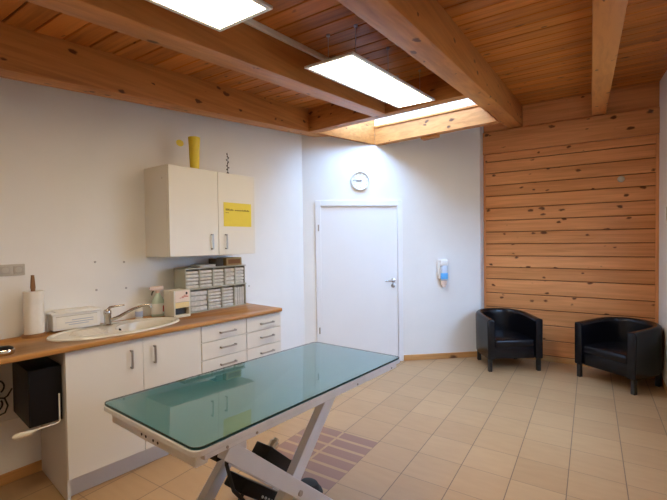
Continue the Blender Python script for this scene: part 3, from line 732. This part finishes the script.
# on top of the wall cabinet
t = thing('vase', 'tall yellow tapered vase standing on the wall cabinet', 'vase', FL, (1.625, .24, zt))
MB().lathe([(.032, 0), (.036, .003), (.040, .09), (.044, .20), (.048, .268), (.0455, .270), (.041, .20), (.036, .05), (.028, .008), (0, .008)], c=(1.625, .245, zt + .001), n=36).build('vase_body', 'yellow', t)
t = thing('dried_twig', 'thin dark dried twig in a small black foot on the wall cabinet', 'ornament', FL, (1.283, .24, zt))
MB().lathe([(.014, 0), (.015, .006), (.012, .022), (.006, .030), (0, .031)], c=(1.283, .24, zt + .001), n=16).build('foot', 'black', t)
m = MB(); c = Vector((1.283, .24, zt)); m.tube([c + Vector((0, 0, .03)), c + Vector((.004, .002, .09)), c + Vector((-.003, 0, .15)), c + Vector((.002, -.002, .205))], [.0028, .0024, .002, .0014], 8); m.build('stem', 'plant', t)
m = MB()
for k in range(9):
    a = k * 2.4; z = .055 + k * .017; m.ball(c + Vector((.009 * math.cos(a), .009 * math.sin(a), z)), .0065, .0045, .008, 10)
m.build('leaves', 'plant', t)
# yellow sticker on the wall
m = MB(); m.lathe([(.036, 0), (.036, .002), (0, .002)], n=24, sy=.78, mtx=Matrix.Translation((1.60, .001, 2.357)) @ Matrix.Rotation(-PI / 2, 4, 'X'))
tag(m.build('wall_sticker', 'yellow', frame=FL, org=(1.60, 0, 2.357)), 'small yellow sticker on the wall left of the yellow vase', 'sticker')

# socket strip on the wall
t = thing('socket_strip', 'grey triple socket strip on the wall at the left edge', 'socket', FL, (2.82, 0, 1.335))
MB().box(2.728, 2.935, 0, .012, 1.300, 1.372, .004, 2).build('cover_plate', 'greysocket', t)
for i in range(3):
    c = 2.764 + i * .067
    b = MB().box(c - .025, c + .025, .010, .016, 1.311, 1.361, .004, 2).build('socket_insert', 'socketin', t)
    m = MB(); m.lathe([(.018, 0), (.018, .001), (.016, .0015), (0, .0015)], n=20, mtx=Matrix.Translation((c, .0158, 1.336)) @ Matrix.Rotation(-PI / 2, 4, 'X')); m.build('socket_well', 'greysocket', b)
# wall plugs left in the plaster
for (s, z, lab) in ((2.306, 1.362, 'grey screw plug in the wall above the sink, upper left of four'), (2.099, 1.352, 'grey screw plug in the wall above the sink, upper right of four'), (2.301, 1.157, 'grey screw plug in the wall above the sink, lower left of four'), (2.088, 1.150, 'grey screw plug in the wall above the sink, lower right of four'), (.851, 1.044, 'grey screw plug in the wall right of the packet rack')):
    m = MB(); m.lathe([(.008, 0), (.008, .002), (.004, .003), (0, .002)], n=14, mtx=Matrix.Translation((s, 0, z)) @ Matrix.Rotation(-PI / 2, 4, 'X'))
    tag(m.build('screw_plug', 'steel', frame=FL, org=(s, 0, z)), lab, 'screw plug', 'screw plugs in the left wall')

# ------------------------------------------------------------------ under the left end of the worktop
t = thing('computer_case', 'black box hung under the worktop on the cabinet side', 'black box', FK, (1.72, -.2, .48))
MB().box(1.650, 1.808, -.440, -.078, .483, .800, .004, 2).build('case', 'black', t)
MB().box(1.655, 1.803, -.0785, -.074, .49, .793, .002, 1).build('front_panel', 'black', t)
t = thing('power_cord', 'white cable with an oblong white plug hanging under the black box', 'cable', FK, (1.8, -.08, .47))
MB().tube([(1.668, -.066, .640), (1.668, -.066, .49), (1.672, -.066, .478), (1.69, -.068, .472), (1.76, -.078, .468), (1.79, -.082, .460)], .0042, 8).build('cable', 'whitepl', t)
m = MB(); m.tube([(1.775, -.080, .465), (1.79, -.083, .460), (1.805, -.084, .458), (1.85, -.087, .458), (1.870, -.089, .458), (1.880, -.090, .458)], [.006, .010, .015, .017, .014, .006], 16); m.build('plug', 'offwhite', t)
tag(MB().tube([(2.765, .012, .395), (3.1, .012, .412), (3.5, .012, .43)], .006, 8).build('wall_cable', 'whitepl', frame=FL), 'thin white cable along the left wall under the worktop', 'cable')
t = thing('scroll_bracket', 'black wrought iron scroll bracket on the wall under the worktop', 'bracket', FL, (2.86, .04, .45))
def spiral(cx, cz, r, turns, a0, dirn, n=36):
    out = []
    for i in range(n + 1):
        f = i / n; a = a0 + dirn * turns * 2 * PI * f; rr = r * (1 - .78 * f); out.append((cx + rr * math.cos(a), .04, cz + rr * math.sin(a)))
    return out
MB().tube(spiral(2.905, .630, .048, 1.4, PI * 1.3, -1), .005, 8).build('upper_scroll', 'iron', t)
MB().tube(spiral(2.912, .515, .043, 1.4, PI * .8, 1), .005, 8).build('lower_scroll', 'iron', t)
MB().tube([(2.822, .04, .60), (2.845, .04, .560), (2.865, .04, .55), (2.89, .04, .56), (2.86, .04, .55), (2.845, .04, .50), (2.86, .04, .46), (2.90, .04, .45), (2.93, .04, .45)], .005, 8).build('bow', 'iron', t)
MB().box(2.925, 2.945, .0, .05, .40, .879, .002, 1).build('upright', 'iron', t)

# ------------------------------------------------------------------ treatment table
t = thing('treatment_table', 'grey scissor lift treatment table with a teal glass top', 'table', TAB, (0, 0, 0))
LX, LY = .322, .678
TILT = Matrix.Translation((0, 0, .834)) @ Matrix(((1, 0, 0, 0), (0, 1, 0, 0), (.004, -.0275, 1, 0), (0, 0, 0, 1))) @ Matrix.Translation((0, 0, -.83))
def rrect(hx, hy, r, n=6):
    pts = []
    for cx, cy, a0 in ((hx - r, hy - r, 0), (-hx + r, hy - r, PI / 2), (-hx + r, -hy + r, PI), (hx - r, -hy + r, 3 * PI / 2)):
        for i in range(n + 1): a = a0 + i * PI / 2 / n; pts.append((cx + r * math.cos(a), cy + r * math.sin(a)))
    return pts
m = MB(); m.prism(rrect(LX + .004, LY + .004, .036), .799, .8191, .002, seg=1, mtx=TILT); tray = m.build('tray', 'alu', t)
m = MB(); m.prism(rrect(LX - .001, LY - .001, .034), .8193, .8227, .0005, mtx=TILT); m.build('teal_mat', 'teal', t)
m = MB(); m.prism(rrect(LX, LY, .033), .8231, .830, .0012, seg=1, mtx=TILT); gl = m.build('glass_sheet', 'sheet', t)
o = rrect(LX + .0012, LY + .0012, .0342); i_ = rrect(LX - .0008, LY - .0008, .0322)
m = MB(); m.grid([[(TILT @ Vector((x, y, z))) for x, y in r] for r, z in ((i_, .8233), (o, .8233), (o, .8296), (i_, .8296), (i_, .8233))], cap=False); m.build('glass_edge', 'glassedge', gl)
# sub frame
m = MB()
m.box(LX - .045, LX + .0018, -LY + .03, LY - .06, .781, .8012, .003, 1, TILT); m.box(-LX + .03, -LX + .07, -LY + .03, LY - .07, .772, .803, .003, 1, TILT)
m.build('side_rail', 'alu', t)
m = MB(); m.box(-LX + .055, LX - .02, LY - .11, LY - .065, .770, .804, .006, 2, TILT); m.build('end_rail', 'alu', t)
m = MB(); m.box(-LX + .055, LX - .02, -LY + .012, -LY + .06, .756, .803, .006, 2, TILT); er = m.build('end_rail', 'alu', t)
for x in (-.03, 0, .05, .08): MB().cyl((x, -LY + .0135, .797), (x, -LY + .0105, .797), .005, n=12).build('rail_hole', 'darkgrey', er)
for yv in (-.43, .22, .56, -.56): MB().cyl((LX - .002, yv, .797 - .0275 * yv), (LX + .0045, yv, .797 - .0275 * yv), .005, n=12).build('screw', 'steel', t)
m = MB(); m.box(-.24, .27, -.50, -.43, .735, .772, .004, 1); m.build('cross_plate', 'greypaint', t)
# legs: two crossed pairs
PV = (-.150, .425)
def leg(mb, x0, x1, a, b, w):
    a, b = Vector((0, *a)), Vector((0, *b)); d = (b - a).normalized(); nn = Vector((0, -d.z, d.y)) * w / 2
    P = [a + nn, b + nn, b - nn, a - nn]
    bm = bmesh.new(); v0 = [bm.verts.new((x0, p.y, p.z)) for p in P]; v1 = [bm.verts.new((x1, p.y, p.z)) for p in P]
    bm.faces.new(v0); bm.faces.new(v1[::-1])
    for i in range(4): bm.faces.new((v0[i], v0[(i + 1) % 4], v1[(i + 1) % 4], v1[i]))
    bmesh.ops.recalc_face_normals(bm, faces=bm.faces); bmesh.ops.bevel(bm, geom=list(bm.edges), offset=.003, segments=1, affect='EDGES', profile=.5); mb._merge(bm)
for x0, x1 in ((.232, .272), (-.272, -.232)):
    m = MB(); leg(m, x0, x1, (-.515, .765), (.285, .045), .066); m.build('leg', 'greypaint', t)
for x0, x1 in ((.185, .228), (-.228, -.185)):
    m = MB(); leg(m, x0, x1, (.170, .770), (-.500, .050), .066); m.build('leg', 'greypaint', t)
for s in (1, -1): MB().cyl((s * .18, *PV), (s * .279, *PV), .012, n=16).build('pivot_bolt', 'steel', t)
m = MB(); m.cyl((-.185, *PV), (.185, *PV), .016, n=16); m.build('pivot_shaft', 'greypaint', t)
# base frame on the floor
m = MB()
for s in (1, -1): MB().box(s * .25 - .03, s * .25 + .03, -.545, .232, .012, .055, .003, 1).build('base_rail', 'greypaint', t)
for ya in (-.60, .232): MB().box(-.30, .30, ya, ya + .055, .012, .05, .003, 1).build('base_cross_bar', 'greypaint', t)
for sx in (-.27, .27):
    for yv in (-.57, .26): MB().cyl((sx, yv, 0), (sx, yv, .013), .02, n=16).build('foot_pad', 'rubber', t)
# drive
ang = math.radians(-43)
RM = Matrix.Translation((.045, -.085, .440)) @ Matrix.Rotation(ang, 4, 'X')
m = MB(); m.box(-.05, .05, -.125, .125, -.045, .055, .006, 2, RM); m.box(-.04, .04, .12, .20, -.045, .01, .005, 2, RM); mo = m.build('lift_motor', 'black', t)
m = MB(); m.cyl(RM @ Vector((-.035, -.02, .052)), RM @ Vector((-.035, -.02, .095)), .024, n=20, bev=.004); m.cyl(RM @ Vector((-.035, -.02, .095)), RM @ Vector((-.035, -.02, .108)), .014, n=16); m.build('motor_cap', 'chrome', mo)
m = MB(); m.tube([RM @ Vector((0, .19, -.02)), RM @ Vector((0, .34, -.03))], .014, 12); m.build('push_rod', 'chrome', mo)
RB_ = Matrix.Translation((.0, -.150, .335)) @ Matrix.Rotation(math.radians(-40), 4, 'X')
m = MB(); m.box(-.06, .06, -.16, .14, -.03, .03, .006, 2, RB_); cb = m.build('control_box', 'black', t)
m = MB()
for k in range(4): m.cyl(RB_ @ Vector((.061, -.02 + .025 * k, -.01)), RB_ @ Vector((.066, -.02 + .025 * k, -.01)), .006, n=10)
m.build('connector', 'greysocket', cb)
for pts in ([(.06, -.36, .70), (.07, -.37, .58), (.06, -.33, .45), (.05, -.24, .33), (.04, -.15, .18), (.05, -.05, .06)], [(.05, -.25, .42), (.05, -.32, .36), (.04, -.36, .28), (.03, -.40, .15), (.02, -.35, .06)], [(.055, -.12, .30), (.05, -.13, .22), (.03, -.10, .13), (.0, .05, .06)]):
    MB().tube(pts, .008, 8).build('drive_cable', 'rubber', t)
m = MB(); m.box(-.14, -.05, -.33, -.20, .53, .60, .008, 2); m.build('junction_box', 'black', t)
# foot switch on the floor
t = thing('foot_switch', 'black foot switch on the floor under the table', 'foot switch', TAB, (-.14, .375, 0))
m = MB(); m.lathe([(.085, 0), (.088, .010), (.080, .022), (.06, .026), (0, .026)], c=(-.145, .392, .0), n=32, sy=.75); m.build('base', 'black', t)
m = MB(); m.lathe([(.070, 0), (.070, .010), (.055, .030), (.025, .036), (0, .037)], c=(-.145, .392, .024), n=32, sy=.72); m.build('pedal', 'rubber', t)

# ------------------------------------------------------------------ armchairs
def armchair(fr, label):
    t = thing('tub_armchair', label, 'armchair', fr, (0, 0, 0), 'black tub armchairs')
    hw, yf, thk = .308, -.285, .075
    path = [(-hw, yf + .0), (-hw, -.20), (-hw, -.10)]
    N_ = 22
    for i in range(N_ + 1):
        a = PI - PI * i / N_; ca, sa = math.cos(a), math.sin(a); p = 2.35
        path.append((hw * math.copysign(abs(ca) ** (2 / p), ca), -.03 + .325 * abs(sa) ** (2 / p)))
    path += [(hw, -.10), (hw, -.20), (hw, yf)]
    rings = []
    for i, (x, y) in enumerate(path):
        x0, y0 = path[max(0, i - 1)]; x1, y1 = path[min(len(path) - 1, i + 1)]
        tx, ty = x1 - x0, y1 - y0; l = math.hypot(tx, ty); nx, ny = ty / l, -tx / l       # inward normal
        f = max(0, (y - yf) / (.295 - yf)); zt = .592 + .035 * f
        zb = .140
        def P(dn, z): return (x + nx * dn, y + ny * dn, z)
        flare = .012
        r = [P(.012, zb), P(.0, zb + .02), P(-.004, .35), P(-.006, zt - .035), P(.002, zt - .014), P(.018, zt - .002), P(.036, zt), P(.055, zt - .003), P(thk - .006, zt - .016), P(thk, zt - .04), P(thk, .34), P(thk, zb + .02), P(thk - .012, zb)]
        rings.append(r)
    m = MB(); m.grid(rings)
    sh = m.build('backrest', 'leather', t, smooth=60)
    # piped front faces of the two arms
    for s in (-1, 1):
        c = s * (hw - thk / 2)
        m = MB(); m.box(c - thk / 2 - .002, c + thk / 2 + .002, yf - .016, yf + .012, .142, .588, .013, 4); m.build('arm_front', 'leather', t, smooth=60)
    m = MB(); iw = hw - thk - .002
    m.box(-iw, iw, yf + .012, .19, .142, .285, .014, 3); m.build('seat_base', 'leather', t, smooth=60)
    pts = [(-iw, yf - .004), (iw, yf - .004), (iw, .02)]
    for i in range(1, 12): a = PI * i / 12; pts.append((iw * math.cos(a), .02 + .185 * math.sin(a)))
    pts.append((-iw, .02))
    m = MB(); m.prism(pts, .270, .358, .030, seg=4)
    for v in m.bm.verts:
        if v.co.z > .33: v.co.z += .012 * max(0, 1 - (v.co.x / iw) ** 2) * (1 if abs(v.co.y) < .2 else .6)
    m.build('seat_cushion', 'leather', t, smooth=60)
    for x, y in ((-.276, -.262), (.276, -.262), (-.225, .185), (.225, .185)):
        m = MB(); m.prism([(x - .020, y - .020), (x + .020, y - .020), (x + .020, y + .020), (x - .020, y + .020)], 0, .145, .003, seg=1); m.build('leg', 'blackwood', t)
    return t
armchair(CH1, 'black leather tub armchair beside the end of the slanted wall')
armchair(CH2, 'black leather tub armchair in the corner against the right wall')

# ------------------------------------------------------------------ light, camera, view
w = bpy.data.worlds.new('daylight'); SC.world = w; w.use_nodes = True
nt = w.node_tree; bg = nt.nodes['Background']
tc = N(nt, 'ShaderNodeTexCoord'); sx = N(nt, 'ShaderNodeSeparateXYZ'); nt.links.new(tc.outputs['Generated'], sx.inputs[0])
rp = N(nt, 'ShaderNodeValToRGB'); mrn = N(nt, 'ShaderNodeMapRange'); mrn.inputs['From Min'].default_value = -1; mrn.inputs['From Max'].default_value = 1
nt.links.new(sx.outputs['Z'], mrn.inputs['Value']); nt.links.new(mrn.outputs['Result'], rp.inputs['Fac'])
els = rp.color_ramp.elements                      # ground, horizon haze, zenith
els[0].position = .47; els[0].color = (.10, .12, .13, 1); els[1].position = 1; els[1].color = (.38, .62, 1.0, 1)
e_ = els.new(.53); e_.color = (.25, .38, .60, 1)
nt.links.new(rp.outputs['Color'], bg.inputs['Color']); bg.inputs['Strength'].default_value = 18.0
cam = bpy.data.cameras.new('camera'); co = bpy.data.objects.new('camera', cam); COL.objects.link(co)
r = Vector((.84035454, .54187402, -.0132963)); u = Vector((-.00090917, .02593932, .99966311)); f = Vector((-.54203636, .84005934, -.02229088))
mt = Matrix((( r.x, u.x, -f.x, 0), (r.y, u.y, -f.y, 0), (r.z, u.z, -f.z, 1.49114), (0, 0, 0, 1)))
co.matrix_world = mt
cam.sensor_width = 36; cam.sensor_fit = 'HORIZONTAL'; cam.lens = 399.146 / 667 * 36; cam.clip_start = .02
SC.camera = co
SC.view_settings.view_transform = 'Standard'; SC.view_settings.look = 'None'; SC.view_settings.gamma = 1; SC.view_settings.use_curve_mapping = False
SC.view_settings.exposure = 0.54
SC.cycles.max_bounces = 10; SC.cycles.diffuse_bounces = 6; SC.cycles.sample_clamp_indirect = 8
